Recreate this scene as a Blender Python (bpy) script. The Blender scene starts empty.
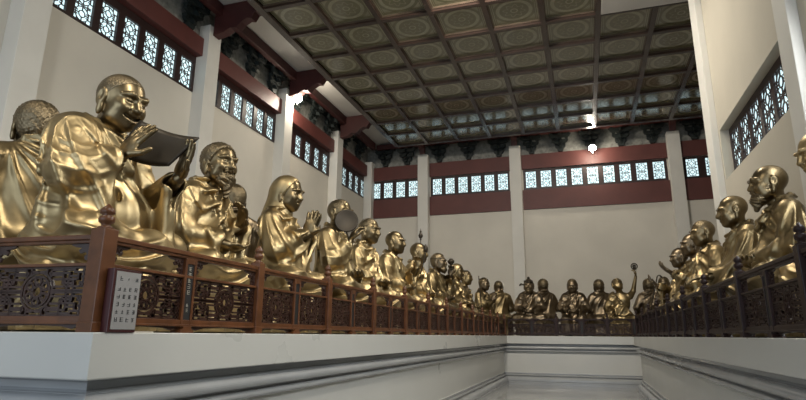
import bpy, bmesh, math, random
import numpy as np
from math import sin, cos, pi, radians, sqrt
from mathutils import Vector, Matrix
try:
    import openvdb as vdb
except Exception:
    import pyopenvdb as vdb

random.seed(4)
S = bpy.context.scene
COL = S.collection
np.seterr(all='ignore')

# ------------------------------------------------------------------ materials
def newmat(name):
    m = bpy.data.materials.new(name); m.use_nodes = True
    nt = m.node_tree; b = nt.nodes['Principled BSDF']
    return m, nt, b

def mat_simple(name, col, rough=0.5, metal=0.0, noise=0.0, nscale=3.0, bump=0.0, bscale=20.0,
               spec=0.5, coat=0.0, rvar=0.0):
    m, nt, b = newmat(name)
    b.inputs['Roughness'].default_value = rough
    b.inputs['Metallic'].default_value = metal
    b.inputs['Specular IOR Level'].default_value = spec
    b.inputs['Coat Weight'].default_value = coat
    b.inputs['Base Color'].default_value = (*col, 1)
    tc = nt.nodes.new('ShaderNodeTexCoord')
    if noise > 0 or rvar > 0:
        n = nt.nodes.new('ShaderNodeTexNoise'); n.inputs['Scale'].default_value = nscale
        n.inputs['Detail'].default_value = 5
        nt.links.new(tc.outputs['Object'], n.inputs['Vector'])
        if noise > 0:
            r = nt.nodes.new('ShaderNodeValToRGB')
            r.color_ramp.elements[0].position = 0.3; r.color_ramp.elements[1].position = 0.7
            r.color_ramp.elements[0].color = (*[c * (1 - noise) for c in col], 1)
            r.color_ramp.elements[1].color = (*[min(1, c * (1 + noise)) for c in col], 1)
            nt.links.new(n.outputs['Fac'], r.inputs['Fac'])
            nt.links.new(r.outputs['Color'], b.inputs['Base Color'])
        if rvar > 0:
            mr = nt.nodes.new('ShaderNodeMapRange')
            mr.inputs['From Min'].default_value = 0.3; mr.inputs['From Max'].default_value = 0.7
            mr.inputs['To Min'].default_value = max(0, rough - rvar); mr.inputs['To Max'].default_value = rough + rvar
            nt.links.new(n.outputs['Fac'], mr.inputs['Value'])
            nt.links.new(mr.outputs['Result'], b.inputs['Roughness'])
    if bump > 0:
        n2 = nt.nodes.new('ShaderNodeTexNoise'); n2.inputs['Scale'].default_value = bscale
        n2.inputs['Detail'].default_value = 3
        nt.links.new(tc.outputs['Object'], n2.inputs['Vector'])
        bp = nt.nodes.new('ShaderNodeBump'); bp.inputs['Strength'].default_value = bump
        bp.inputs['Distance'].default_value = 0.02
        nt.links.new(n2.outputs['Fac'], bp.inputs['Height'])
        nt.links.new(bp.outputs['Normal'], b.inputs['Normal'])
    return m

M = {}
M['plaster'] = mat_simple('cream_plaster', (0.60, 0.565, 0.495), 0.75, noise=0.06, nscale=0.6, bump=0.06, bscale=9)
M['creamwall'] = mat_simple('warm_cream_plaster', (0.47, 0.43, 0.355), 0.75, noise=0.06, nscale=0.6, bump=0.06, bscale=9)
M['column'] = mat_simple('column_paint', (0.62, 0.60, 0.55), 0.6, noise=0.05, nscale=1.2)
M['redboard'] = mat_simple('dark_red_paint', (0.098, 0.026, 0.021), 0.55, noise=0.12, nscale=1.5)
M['beam'] = mat_simple('aged_red_beam_paint', (0.060, 0.014, 0.012), 0.55, noise=0.2, nscale=1.5)
M['windowwood'] = mat_simple('window_dark_wood', (0.022, 0.008, 0.007), 0.45, noise=0.15, nscale=3)
M['marble'] = mat_simple('grey_marble', (0.47, 0.465, 0.435), 0.34, noise=0.05, nscale=0.9, rvar=0.08)
M['moulding'] = mat_simple('polished_grey_moulding', (0.29, 0.295, 0.295), 0.20, noise=0.08, nscale=1.2, rvar=0.05)
M['floor'] = mat_simple('floor_marble', (0.30, 0.30, 0.29), 0.12, noise=0.2, nscale=1.2, rvar=0.05)
M['wood'] = mat_simple('carved_red_wood', (0.098, 0.036, 0.013), 0.36, noise=0.3, nscale=9, spec=0.35)
M['darkwood'] = mat_simple('aged_dark_wood', (0.022, 0.010, 0.008), 0.42, noise=0.3, nscale=9, spec=0.22)
M['lattice'] = mat_simple('lattice_wood', (0.036, 0.015, 0.010), 0.36, noise=0.3, nscale=9, spec=0.4)
M['bracket'] = mat_simple('dark_green_bracket_paint', (0.008, 0.013, 0.012), 0.6, noise=0.5, nscale=4)
M['whiteboard'] = mat_simple('painted_white_board', (0.20, 0.20, 0.18), 0.7, noise=0.35, nscale=7)
M['softwhite'] = mat_simple('white_ceiling_plaster', (0.50, 0.48, 0.45), 0.8, noise=0.07, nscale=0.8)
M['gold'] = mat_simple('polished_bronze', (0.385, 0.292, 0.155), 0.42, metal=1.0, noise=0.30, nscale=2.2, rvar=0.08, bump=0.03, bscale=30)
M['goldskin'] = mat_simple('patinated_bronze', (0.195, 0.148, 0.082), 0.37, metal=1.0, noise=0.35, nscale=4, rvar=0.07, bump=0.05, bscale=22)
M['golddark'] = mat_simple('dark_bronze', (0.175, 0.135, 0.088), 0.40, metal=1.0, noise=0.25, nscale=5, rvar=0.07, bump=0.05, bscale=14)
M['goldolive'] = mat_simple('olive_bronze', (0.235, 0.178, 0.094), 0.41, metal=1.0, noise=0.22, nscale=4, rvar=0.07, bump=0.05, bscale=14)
M['hair'] = mat_simple('textured_bronze_hair', (0.18, 0.14, 0.085), 0.42, metal=1.0, noise=0.2, nscale=10, bump=0.5, bscale=60)
M['prop'] = mat_simple('dark_bronze_prop', (0.035, 0.026, 0.016), 0.5, metal=0.5, noise=0.2, nscale=6)
M['plinth'] = mat_simple('statue_plinth', (0.10, 0.07, 0.04), 0.5, noise=0.3, nscale=3)
M['black'] = mat_simple('black_lacquer', (0.006, 0.005, 0.005), 0.6)
M['signface'] = mat_simple('sign_steel', (0.30, 0.29, 0.28), 0.4, metal=0.2, noise=0.08)
M['ink'] = mat_simple('sign_ink', (0.03, 0.03, 0.035), 0.6)
M['goldink'] = mat_simple('plaque_lettering', (0.35, 0.32, 0.26), 0.5)
M['signframe'] = mat_simple('sign_frame_wood', (0.045, 0.010, 0.010), 0.35)
M['lampbody'] = mat_simple('lamp_housing', (0.12, 0.12, 0.12), 0.4, metal=0.6)

def emis(name, col, st):
    m, nt, b = newmat(name)
    b.inputs['Base Color'].default_value = (*col, 1)
    b.inputs['Emission Color'].default_value = (*col, 1)
    b.inputs['Emission Strength'].default_value = st
    b.inputs['Roughness'].default_value = 0.25
    return m
M['pane'] = emis('daylit_frosted_glass', (0.70, 0.92, 0.97), 0.80)
M['bulb'] = emis('lamp_glass', (1.0, 0.93, 0.80), 60.0)

def ceiling_material():
    m, nt, b = newmat('painted_coffer')
    N = nt.nodes; L = nt.links
    tc = N.new('ShaderNodeTexCoord')
    sep = N.new('ShaderNodeSeparateXYZ'); L.new(tc.outputs['Object'], sep.inputs[0])
    def math_(op, a, bb=None, c=None):
        n = N.new('ShaderNodeMath'); n.operation = op
        for i, v in enumerate((a, bb, c)):
            if v is None: continue
            if isinstance(v, (int, float)): n.inputs[i].default_value = v
            else: L.new(v, n.inputs[i])
        return n.outputs[0]
    CS = 1.60
    u = math_('SUBTRACT', math_('FRACT', math_('DIVIDE', math_('ADD', sep.outputs[0], 8.65 + CS * 20), CS)), 0.5)
    v = math_('SUBTRACT', math_('FRACT', math_('DIVIDE', math_('ADD', sep.outputs[1], -25.5 + CS * 60), CS)), 0.5)
    r = math_('SQRT', math_('ADD', math_('MULTIPLY', u, u), math_('MULTIPLY', v, v)))
    ang = math_('ARCTAN2', v, u)
    mx = math_('MAXIMUM', math_('ABSOLUTE', u), math_('ABSOLUTE', v))
    def band(x, c, w):
        return math_('LESS_THAN', math_('ABSOLUTE', math_('SUBTRACT', x, c)), w)
    ring = math_('MAXIMUM', band(r, 0.30, 0.028), band(r, 0.335, 0.006))
    ring = math_('MAXIMUM', ring, math_('MULTIPLY', band(r, 0.06, 0.012), 1.0))
    petal = math_('MULTIPLY', math_('LESS_THAN', math_('ABSOLUTE', math_('SUBTRACT', r, math_('ADD', 0.17, math_('MULTIPLY', math_('SINE', math_('MULTIPLY', ang, 8.0)), 0.035)))), 0.014), 0.6)
    ring = math_('MAXIMUM', ring, petal)
    sq = math_('MAXIMUM', band(mx, 0.385, 0.006), band(mx, 0.42, 0.010))
    corner = math_('MULTIPLY', math_('GREATER_THAN', r, 0.40), math_('LESS_THAN', mx, 0.36))
    corner = math_('MULTIPLY', corner, 0.7)
    fac = math_('MAXIMUM', math_('MAXIMUM', ring, sq), corner)
    nz = N.new('ShaderNodeTexNoise'); nz.inputs['Scale'].default_value = 9; L.new(tc.outputs['Object'], nz.inputs['Vector'])
    fac = math_('MULTIPLY', fac, math_('ADD', math_('MULTIPLY', nz.outputs['Fac'], 0.9), 0.35))
    mix = N.new('ShaderNodeMix'); mix.data_type = 'RGBA'
    mix.inputs[6].default_value = (0.100, 0.092, 0.048, 1); mix.inputs[7].default_value = (0.24, 0.225, 0.15, 1)
    L.new(fac, mix.inputs[0]); L.new(mix.outputs[2], b.inputs['Base Color'])
    b.inputs['Roughness'].default_value = 0.13
    b.inputs['Specular IOR Level'].default_value = 1.0
    return m
M['coffer'] = ceiling_material()
M['rib'] = mat_simple('coffer_rib', (0.035, 0.021, 0.016), 0.25, noise=0.2, nscale=2)
M['ribedge'] = mat_simple('coffer_rim', (0.09, 0.065, 0.045), 0.25, noise=0.2, nscale=2)

# ------------------------------------------------------------------ helpers
def link(name, me, parent=None):
    o = bpy.data.objects.new(name, me); COL.objects.link(o)
    if parent is not None: o.parent = parent
    return o
def empty(name, loc=(0, 0, 0), rz=0.0):
    o = bpy.data.objects.new(name, None); COL.objects.link(o)
    o.location = loc; o.rotation_euler = (0, 0, rz); o.empty_display_size = 0.2
    return o
def tag(o, label=None, cat=None, group=None, kind=None):
    if label: o['label'] = label
    if cat: o['category'] = cat
    if group: o['group'] = group
    if kind: o['kind'] = kind
    return o
def structure(o): o['kind'] = 'structure'; return o

class MB:
    """collects quads, boxes, bars, lathes -> one mesh"""
    def __init__(s): s.v = []; s.f = []; s.m = []
    def add(s, vs, fs, mi=0):
        n = len(s.v); s.v += [tuple(v) for v in vs]
        s.f += [tuple(i + n for i in f) for f in fs]; s.m += [mi] * len(fs)
    def box(s, a, b, mi=0):
        x0, y0, z0 = a; x1, y1, z1 = b
        s.add([(x0,y0,z0),(x1,y0,z0),(x1,y1,z0),(x0,y1,z0),(x0,y0,z1),(x1,y0,z1),(x1,y1,z1),(x0,y1,z1)],
              [(0,3,2,1),(4,5,6,7),(0,1,5,4),(1,2,6,5),(2,3,7,6),(3,0,4,7)], mi)
    def obox(s, c, ax, ay, az, mi=0):
        c = Vector(c); ax, ay, az = Vector(ax), Vector(ay), Vector(az)
        P = [c + i * ax + j * ay + k * az for k in (-1, 1) for j, i in ((-1,-1),(-1,1),(1,1),(1,-1))]
        s.add(P, [(0,3,2,1),(4,5,6,7),(0,1,5,4),(1,2,6,5),(2,3,7,6),(3,0,4,7)], mi)
    def prism(s, pts, axis, a, b, mi=0):
        """extrude 2D polygon along axis (0=x:pts are y,z ; 1=y: pts are x,z ; 2=z: pts are x,y)"""
        def mk(p, t):
            if axis == 0: return (t, p[0], p[1])
            if axis == 1: return (p[0], t, p[1])
            return (p[0], p[1], t)
        n = len(pts)
        vs = [mk(p, a) for p in pts] + [mk(p, b) for p in pts]
        fs = [tuple(range(n))[::-1], tuple(range(n, 2 * n))] + [(i, (i + 1) % n, n + (i + 1) % n, n + i) for i in range(n)]
        s.add(vs, fs, mi)
    def lathe(s, prof, seg=16, c=(0, 0, 0), mi=0):
        vs = []; fs = []
        for r, z in prof:
            for i in range(seg):
                a = 2 * pi * i / seg; vs.append((c[0] + r * cos(a), c[1] + r * sin(a), c[2] + z))
        for j in range(len(prof) - 1):
            for i in range(seg):
                i2 = (i + 1) % seg
                fs.append((j*seg+i, j*seg+i2, (j+1)*seg+i2, (j+1)*seg+i))
        fs.append(tuple(range(seg))[::-1]); fs.append(tuple((len(prof)-1)*seg+i for i in range(seg)))
        s.add(vs, fs, mi)
    def tube(s, pts, rad, seg=8, mi=0, cap=True):
        pts = [Vector(p) for p in pts]; n = len(pts)
        rads = rad if isinstance(rad, (list, tuple)) else [rad] * n
        vs = []; fs = []; up = None
        for i, p in enumerate(pts):
            t = (pts[min(i+1, n-1)] - pts[max(i-1, 0)]).normalized()
            if up is None:
                up = t.orthogonal().normalized()
            else:
                up = (up - t * up.dot(t)).normalized()
            w = t.cross(up)
            for k in range(seg):
                a = 2 * pi * k / seg
                vs.append(p + (up * cos(a) + w * sin(a)) * rads[i])
        for j in range(n - 1):
            for k in range(seg):
                k2 = (k + 1) % seg
                fs.append((j*seg+k, j*seg+k2, (j+1)*seg+k2, (j+1)*seg+k))
        if cap:
            fs.append(tuple(range(seg))[::-1]); fs.append(tuple((n-1)*seg+i for i in range(seg)))
        s.add(vs, fs, mi)
    def mesh(s, name, mats, smooth=False, bevel=0.0, fix=True):
        me = bpy.data.meshes.new(name)
        me.from_pydata(s.v, [], s.f); 
        if not isinstance(mats, (list, tuple)): mats = [mats]
        for m in mats: me.materials.append(m)
        if len(mats) > 1: me.polygons.foreach_set('material_index', s.m)
        if fix or bevel > 0:
            bm = bmesh.new(); bm.from_mesh(me)
            bmesh.ops.recalc_face_normals(bm, faces=bm.faces)
            if bevel > 0:
                bmesh.ops.bevel(bm, geom=[e for e in bm.edges if e.is_manifold and e.calc_face_angle(0) > 0.6],
                                offset=bevel, segments=2, affect='EDGES', profile=0.6, clamp_overlap=True)
            bm.to_mesh(me); bm.free()
        if smooth:
            me.polygons.foreach_set('use_smooth', [True] * len(me.polygons))
        me.update()
        return me
    def build(s, name, mats, parent=None, smooth=False, bevel=0.0):
        return link(name, s.mesh(name, mats, smooth, bevel), parent)

# ------------------------------------------------------------------ the room shell
XL, XR, YB, ZC = -11.3, 3.09, 28.0, 10.98
ZU = 11.9; YC = 25.5; CX0 = -8.65
b = MB(); b.box((-12, -8, -0.2), (10, 28.6, 0)); structure(b.build('floor', M['floor']))
CS = 1.60

def lattice_mesh(w, h, t, d, mat, name, dense=True):
    """fretwork inside a w x h rectangle in the local x,z plane (centre origin)"""
    mb = MB()
    def bar(x0, z0, x1, z1, tt=t):
        if abs(x1 - x0) > abs(z1 - z0): mb.box((min(x0,x1)-tt/2, -d/2, z0-tt/2), (max(x0,x1)+tt/2, d/2, z0+tt/2))
        else: mb.box((x0-tt/2, -d/2, min(z0,z1)-tt/2), (x0+tt/2, d/2, max(z0,z1)+tt/2))
    def ring(cx, cz, r, a0=0, a1=2*pi, n=20):
        P = []
        for i in range(n + 1):
            a = a0 + (a1 - a0) * i / n; P.append((cx + r*cos(a), cz + r*sin(a)))
        for i in range(n):
            (x0, z0), (x1, z1) = P[i], P[i+1]
            L = sqrt((x1-x0)**2+(z1-z0)**2); ux, uz = (x1-x0)/L, (z1-z0)/L
            mb.obox(((x0+x1)/2, 0, (z0+z1)/2), (ux*(L/2+t*.2), 0, uz*(L/2+t*.2)), (0, d/2*.9, 0), (-uz*t/2, 0, ux*t/2))
    return mb, bar, ring

# window light (one pane with fretwork)
def window_light_meshes(w, h):
    mb, bar, ring = lattice_mesh(w, h, 0.022, 0.02, None, '')
    X = w / 2; Z = h / 2
    for cz in (-Z/2, Z/2):
        ring(0, cz, w*0.36, n=14); ring(0, cz, w*0.17, n=10)
        for s in (-1, 1):
            bar(s*w*.17, cz, s*w*.36, cz)
            bar(0, cz + s*w*.17, 0, cz + s*w*.36)
            bar(s*w*.36, cz + s*w*.15, s*X, cz + s*w*.15)
            bar(s*w*.36, cz - s*w*.15, s*X, cz - s*w*.15)
            for q in (-1, 1):
                bar(s*w*.25, cz+q*w*.28, s*w*.25, cz+q*w*.46)
                bar(s*w*.25, cz+q*w*.46, s*w*.40, cz+q*w*.46)
                bar(s*w*.25, cz+q*w*.10, s*w*.36, cz+q*w*.10)
    bar(-X*.5, 0, X*.5, 0)
    return mb.mesh('lattice', M['windowwood'])
WL = {}
def window_band(idx, axis, fixed, inward, a0, a1, z0, z1, n, lw, lh, zc, fd=0.07):
    """a band window: axis 1 -> runs along Y on plane x=fixed; axis 0 -> runs along X on plane y=fixed."""
    if axis == 1: root = empty('window_%d' % idx, (fixed, (a0+a1)/2, zc), pi/2 if inward > 0 else -pi/2)
    else: root = empty('window_%d' % idx, ((a0+a1)/2, fixed, zc), 0)
    structure(root)
    # local: x along, -y towards the room, z up
    W = (a1 - a0); sp = W / n
    fr = MB()
    H0, H1 = z0 - zc, z1 - zc
    xs = [-W/2 + sp*(i+.5) for i in range(n)]
    fr.box((-W/2, -fd, H0), (W/2, 0.05, -lh/2)); fr.box((-W/2, -fd, lh/2), (W/2, 0.05, H1))
    prev = -W/2
    for x in xs:
        fr.box((prev, -fd, -lh/2), (x - lw/2, 0.05, lh/2)); prev = x + lw/2
    fr.box((prev, -fd, -lh/2), (W/2, 0.05, lh/2))
    fr.build('window_frame', M['windowwood'], root)
    key = (round(lw, 3), round(lh, 3))
    if key not in WL:
        p = MB(); p.box((-lw/2, 0.015, -lh/2), (lw/2, 0.03, lh/2))
        WL[key] = (window_light_meshes(lw, lh), p.mesh('pane', M['pane']))
    for x in xs:
        for nm, me in zip(('lattice', 'pane'), WL[key]):
            o = link(nm, me, root); o.location = (x, 0, 0)
    return root

# walls are built as boxes around their window openings
def wall_with_hole(name, axis, f0, f1, a0, a1, z0, z1, holes, mat):
    mb = MB()
    def bx(p0, p1, q0, q1):
        if p1 - p0 < 1e-4 or q1 - q0 < 1e-4: return
        if axis == 1: mb.box((f0, p0, q0), (f1, p1, q1))
        else: mb.box((p0, f0, q0), (p1, f1, q1))
    holes = sorted(holes); cur = a0
    for (h0, h1, y0, y1) in holes:
        bx(cur, h0, z0, z1); bx(h0, h1, z0, y0); bx(h0, h1, y1, z1); cur = h1
    bx(cur, a1, z0, z1)
    return structure(mb.build(name, mat))

LCOL = [7.68, 13.5, 18.4, 23.4]           # columns along the left wall
bays_L = [(3.1, 7.38, 6), (7.98, 13.2, 7), (13.8, 18.1, 6), (18.7, 23.1, 5), (23.7, 27.8, 5)]
WZ0, WZ1 = 8.95, 10.15
wall_with_hole('wall_left', 1, -11.8, XL, -8, 28.6, 0, 12.4, [(a, c, WZ0, WZ1) for a, c, n in bays_L], M['plaster'])
wi = 1
for a, c, n in bays_L:
    window_band(wi, 1, XL - 0.045, 1, a, c, WZ0, WZ1, n, min(0.53, (c-a)/n*0.72), 0.90, 9.46); wi += 1
BCOL = [-7.87, -2.94, 4.52]
bays_B = [(-11.1, -8.2, 4), (-7.55, -3.3, 6), (-2.6, 4.2, 9), (4.85, 8.2, 4)]
wall_with_hole('wall_back', 0, YB, 28.5, XL, 9, 0, 12.4, [(a, c, 8.85, 9.95) for a, c, n in bays_B], M['plaster'])
for a, c, n in bays_B:
    window_band(wi, 0, YB + 0.10, 1, a, c, 8.85, 9.95, n, 0.50 if (c-a)/n > .72 else .49, 0.86, 9.42); wi += 1
# right wall (windows sit lower, deep splayed reveal)
mb = MB()
wy = [(8.75, 13.0, 6)]
RZ0, RZ1 = 4.92, 5.93
def rwall():
    m = MB()
    x0, x1 = XR, XR + 0.5
    hs = [(3.2, 7.8), (8.70, 13.1)]
    cur = -8.0
    for h0, h1 in hs:
        m.box((x0, cur, 0), (x1, h0, ZC)); m.box((x0, h0, 0), (x1, h1, RZ0)); m.box((x0, h0, RZ1 + .12), (x1, h1, ZC)); cur = h1
    m.box((x0, cur, 0), (x1, 14.0, ZC))
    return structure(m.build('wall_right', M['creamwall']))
rwall()
for a, c, n in [(8.70, 13.1, 6), (3.2, 7.8, 7)]:
    window_band(wi, 1, XR + 0.20, -1, a, c, RZ0, RZ1 + .12, n, 0.58, 0.92, 5.44, 0.02); wi += 1
b = MB(); b.box((9, 13.5, 0), (9.5, 28.6, 12.4)); b.box((3.65, 13.5, 0), (9, 14.0, 12.4)); structure(b.build('wall_right_far', M['plaster']))
# wall behind the camera; its wide openings are added to let light in
b = MB(); b.box((XL, -8.4, 0), (-9.5, -8, 12.4)); b.box((-4.6, -8.4, 0), (-3.4, -8, 12.4)); b.box((1.6, -8.4, 0), (3.6, -8, 12.4))
b.box((-9.5, -8.4, 8.5), (-4.6, -8, 12.4)); b.box((-3.4, -8.4, 8.5), (1.6, -8, 12.4))
structure(b.build('wall_front', M['plaster']))

# ceiling: coffers, ribs, the plain plaster parts
b = MB()
nx = 11; ny = 20
X0, X1c, Y0c = CX0, CX0 + CS * nx, YC - CS * ny
YP = YC - CS * 6; XP = CX0 + CS * 6      # the plain plaster bay on the right starts here
b.box((X0, Y0c, ZC + 0.14), (X1c, YC, ZC + 0.36), 0)
rw = 0.075
def in_plain(x, y): return x > XP + 0.01 and y < YP - 0.01
for i in range(nx + 1):
    x = X0 + CS * i
    y0 = Y0c if x < XP + .1 else YP
    w2 = rw if 0 < i else 0.11
    b.box((x - w2, y0, ZC), (x + w2, YC, ZC + 0.15), 1)
for j in range(ny + 1):
    y = YC - CS * j
    x1 = X1c if j <= 6 else XP
    b.box((X0, y - rw, ZC + 0.01), (x1, y + rw, ZC + 0.15), 1)
for i in range(nx):
    for j in range(ny):
        xa = X0 + CS * i + rw; xb = X0 + CS * (i+1) - rw; yb_ = YC - CS * j - rw; ya = YC - CS * (j+1) + rw
        if in_plain((xa+xb)/2, (ya+yb_)/2): continue
        t = 0.035; zz = ZC + 0.085
        b.box((xa, ya, zz), (xa + t, yb_, ZC + .15), 2); b.box((xb - t, ya, zz), (xb, yb_, ZC + .15), 2)
        b.box((xa + t, ya, zz), (xb - t, ya + t, ZC + .15), 2); b.box((xa + t, yb_ - t, zz), (xb - t, yb_, ZC + .15), 2)
b.box((XP + rw, -8.4, ZC - 0.02), (9.5, YP - rw, ZC + 0.2), 3)
b.box((-11.8, -8.4, ZU + 0.10), (9.5, 28.5, ZU + 0.30), 3)
structure(b.build('ceiling', [M['coffer'], M['rib'], M['ribedge'], M['softwhite']]))

# red boards, lintels and purlins of the left and back walls
ti = 1
def trim(mb, mat, bevel=0.0):
    global ti
    o = mb.build('trim_%d' % ti, mat, None, False, bevel); ti += 1
    return structure(o)
ledges = [-8.0] + LCOL + [27.7]
for a, c in zip(ledges[:-1], ledges[1:]):
    m = MB(); m.box((XL + .002, a + .3, 10.15), (XL + 0.26, c - .3, 10.76)); trim(m, M['redboard'], 0.015)
bedges = [XL + .3] + BCOL + [9.0]
for a, c in zip(bedges[:-1], bedges[1:]):
    m = MB(); m.box((a + (.29 if a > XL + 1 else 0), YB - 0.10, 7.83), (c - .29, YB - .002, 8.85)); trim(m, M['redboard'])
    m = MB(); m.box((a + (.29 if a > XL + 1 else 0), YB - 0.14, 9.95), (c - .29, YB - .002, 10.72)); trim(m, M['redboard'], 0.01)
# painted white boards behind the brackets
m = MB(); m.box((XL + .002, -8, 10.765), (XL + 0.06, 27.9, 11.95)); trim(m, M['whiteboard'])
m = MB(); m.box((XL + .07, YB - 0.06, 10.73), (9, YB - .002, 11.85)); trim(m, M['whiteboard'])
# dark purlins above the brackets
for x, z0, z1, w in ((-10.75, 11.60, 11.98, 0.22), ):
    m = MB(); m.box((x, -8, z0), (x + w, 27.3, z1)); trim(m, M['beam'], 0.02)
m = MB(); m.box((-10.5, 27.35, 11.62), (9, 27.6, 11.88)); trim(m, M['beam'], 0.02)

# square columns
def column(x, y, wx, wy_, z0, z1, label, nm='square_column', grp=None):
    m = MB(); m.box((-wx/2, -wy_/2, 0), (wx/2, wy_/2, z1 - z0))
    o = m.build(nm, M['column'], None, False, 0.012); o.location = (x, y, z0)
    return tag(o, label, 'column', grp)
ords = ['grey white square column at the left edge of the photo beside the first window band',
        'pale square column on the left wall behind the laughing statue and the bearded statue',
        'pale square column on the left wall, lit from the side by the bright spotlight',
        'pale square column on the left wall nearest the far corner of the hall']
for y, lb in zip(LCOL, ords): column(XL + 0.22, y, 0.44, 0.6, 0, 11.25, lb)
column(XL + 0.25, YB - 0.25, 0.46, 0.46, 0, 11.0, 'pale column filling the far left corner where both window bands meet')
for x, lb in zip(BCOL, ['leftmost free pale column on the back wall, just right of the narrow window band',
                        'pale column in the middle of the back wall between the six and nine light windows',
                        'pale column on the back wall at the right end of the nine light window']):
    column(x, YB - 0.25, 0.56, 0.46, 0, 11.15, lb)
column(XR - 0.07, 13.5, 0.14, 0.6, 0, ZC - .03, 'tall cream column at the far end of the right wall', 'wall_column')
column(XR - 0.07, 8.42, 0.14, 0.48, 0, ZC - .03, 'tall cream column at the right edge of the photo beside the near window', 'wall_column')

# stepped tie beams from the columns to the ceiling edge
def tie_beam(x, y, rz, lb, L=1.75):
    root = MB()
    prof = [(0, -1.05), (0.40, -0.98), (0.62, -0.86), (0.85, -0.90), (1.02, -0.72), (1.22, -0.62), (1.38, -0.66), (1.50, -0.46), (L, -0.40), (L, 0.0), (0, 0.0)]
    root.prism([(p[0], p[1]) for p in prof], 1, -0.15, 0.15)
    o = root.build('tie_beam', M['beam'], None, False, 0.012); o.location = (x, y, ZU + 0.08); o.rotation_euler = (0, 0, rz)
    return tag(o, lb, 'beam')
for y, lb in zip(LCOL, ['dark red stepped tie beam above the first window column at far left',
                        'dark red stepped tie beam at the top of the column behind the laughing statue',
                        'dark red stepped tie beam just above the bright spotlight on the left wall',
                        'dark red stepped tie beam nearest the far left corner']):
    tie_beam(XL + 0.46, y, 0, lb, 2.05)
for x, lb in zip(BCOL, ['short red tie beam head over the leftmost column of the back wall',
                        'short red tie beam head over the middle column of the back wall',
                        'short red tie beam head over the right column of the back wall']):
    m = MB(); m.prism([(0, -0.75), (0.12, -0.75), (0.2, -0.5), (0.42, -0.4), (0.5, -0.02), (0, -0.02)], 1, -0.14, 0.14)
    o = m.build('tie_beam', M['beam'], None, False, 0.01); o.location = (x, YB - 0.49, ZU); o.rotation_euler = (0, 0, -pi/2)
    tag(o, lb, 'beam')

# bracket clusters (dougong)
def bracket_mesh():
    parts = []
    base = MB(); base.prism([(-0.10, 0), (0.10, 0), (0.15, 0.10), (0.15, 0.16), (-0.15, 0.16), (-0.15, 0.10)], 1, -0.22, -0.02)
    arms = MB()
    for k, (w, z) in enumerate(((0.26, 0.17), (0.40, 0.42), (0.52, 0.67))):
        dy = -0.10 - 0.13 * k
        arms.prism([(-w, z+.17), (-w, z+.09), (-w+.05, z+.03), (-w+.13, z), (w-.13, z), (w-.05, z+.03), (w, z+.09), (w, z+.17)], 1, dy - 0.07, dy + 0.05)
        for s in (-1, 0, 1):
            c = s * (w - 0.08)
            arms.prism([(c-.055, z+.17), (c+.055, z+.17), (c+.08, z+.21), (c+.08, z+.25), (c-.08, z+.25), (c-.08, z+.21)], 1, dy - .09, dy + .07)
    tongue = MB()
    for k, z in enumerate((0.17, 0.42, 0.67)):
        L = 0.26 + 0.13 * k
        tongue.prism([(-0.02, z), (-L, z), (-L - .13, z - .09), (-L - .04, z + .10), (-L, z + .15), (-0.02, z + .15)], 0, -0.045, 0.045)
    fl = MB(); fl.box((-0.55, -0.46, 0.925), (0.55, -0.02, 0.975))
    return (base.mesh('bearing_block', M['bracket']), arms.mesh('cross_arms', M['bracket']),
            tongue.mesh('projecting_arms', M['bracket']), fl.mesh('cap_board', M['bracket']))
BR = bracket_mesh()
def bracket(x, y, rz, lb, grp, z=10.73):
    o = empty('bracket_cluster', (x, y, z), rz); tag(o, lb, 'roof bracket', grp)
    for me in BR: link(me.name, me, o)
for k, (a, c) in enumerate([(7.68, 13.5), (13.5, 18.4), (18.4, 23.4), (23.4, 27.2), (2.6, 7.68)]):
    nb_ = 3 if c - a > 4.5 else 2
    for i in range(nb_):
        y = a + .95 + (c - a - 1.90) * i / (nb_ - 1)
        bracket(XL + 0.06, y, pi/2, 'dark green wooden bracket cluster on the red lintel of the left wall', 'bracket clusters along the left wall', 10.765)
for a, c, n in ((-10.75, -8.2, 2), (-7.65, -3.15, 3), (-2.75, 4.3, 5), (4.85, 8.8, 2)):
    for i in range(n):
        bracket((a + .64) + (c - a - 1.28) * i / (n-1), YB - 0.06, 0, 'dark green wooden bracket cluster on the red lintel of the back wall', 'bracket clusters along the back wall', 10.725)

# ------------------------------------------------------------------ stone pedestals
PROF = [(-0.30, 1.60), (0.134, 1.60), (0.14, 1.594), (0.14, 1.345), (0.134, 1.338), (0.040, 1.330), (0.015, 1.315), (0.012, 1.275), (0.035, 1.262), (0.062, 1.256)]
for i in range(11):
    a = pi/2 - pi * i / 10; PROF.append((0.062 + 0.050 * cos(a), 1.206 + 0.048 * sin(a)))
PROF += [(0.030, 1.156), (0.022, 1.148), (0.022, 1.138), (0.040, 1.134)]
for i in range(9):
    a = pi/2 - pi * i / 8; PROF.append((0.040 + 0.034 * cos(a), 1.102 + 0.031 * sin(a)))
PROF += [(0.012, 1.068), (0.012, 1.04), (0.0, 1.032), (0.0, 0.385), (0.016, 0.378), (0.016, 0.345), (0.004, 0.34), (0.004, 0.332), (0.03, 0.328)]
for i in range(9):
    a = pi/2 - pi * i / 8; PROF.append((0.035 + 0.030 * cos(a), 0.298 + 0.030 * sin(a)))
PROF += [(0.030, 0.262), (0.030, 0.255), (0.06, 0.252)]
for i in range(6):
    a = pi/2 * i / 5; PROF.append((0.06 + 0.08 * sin(a), 0.14 + 0.11 * cos(a)))
PROF += [(0.14, 0.11), (0.13, 0.10), (0.13, 0.09), (0.16, 0.085), (0.16, 0.0)]

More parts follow.
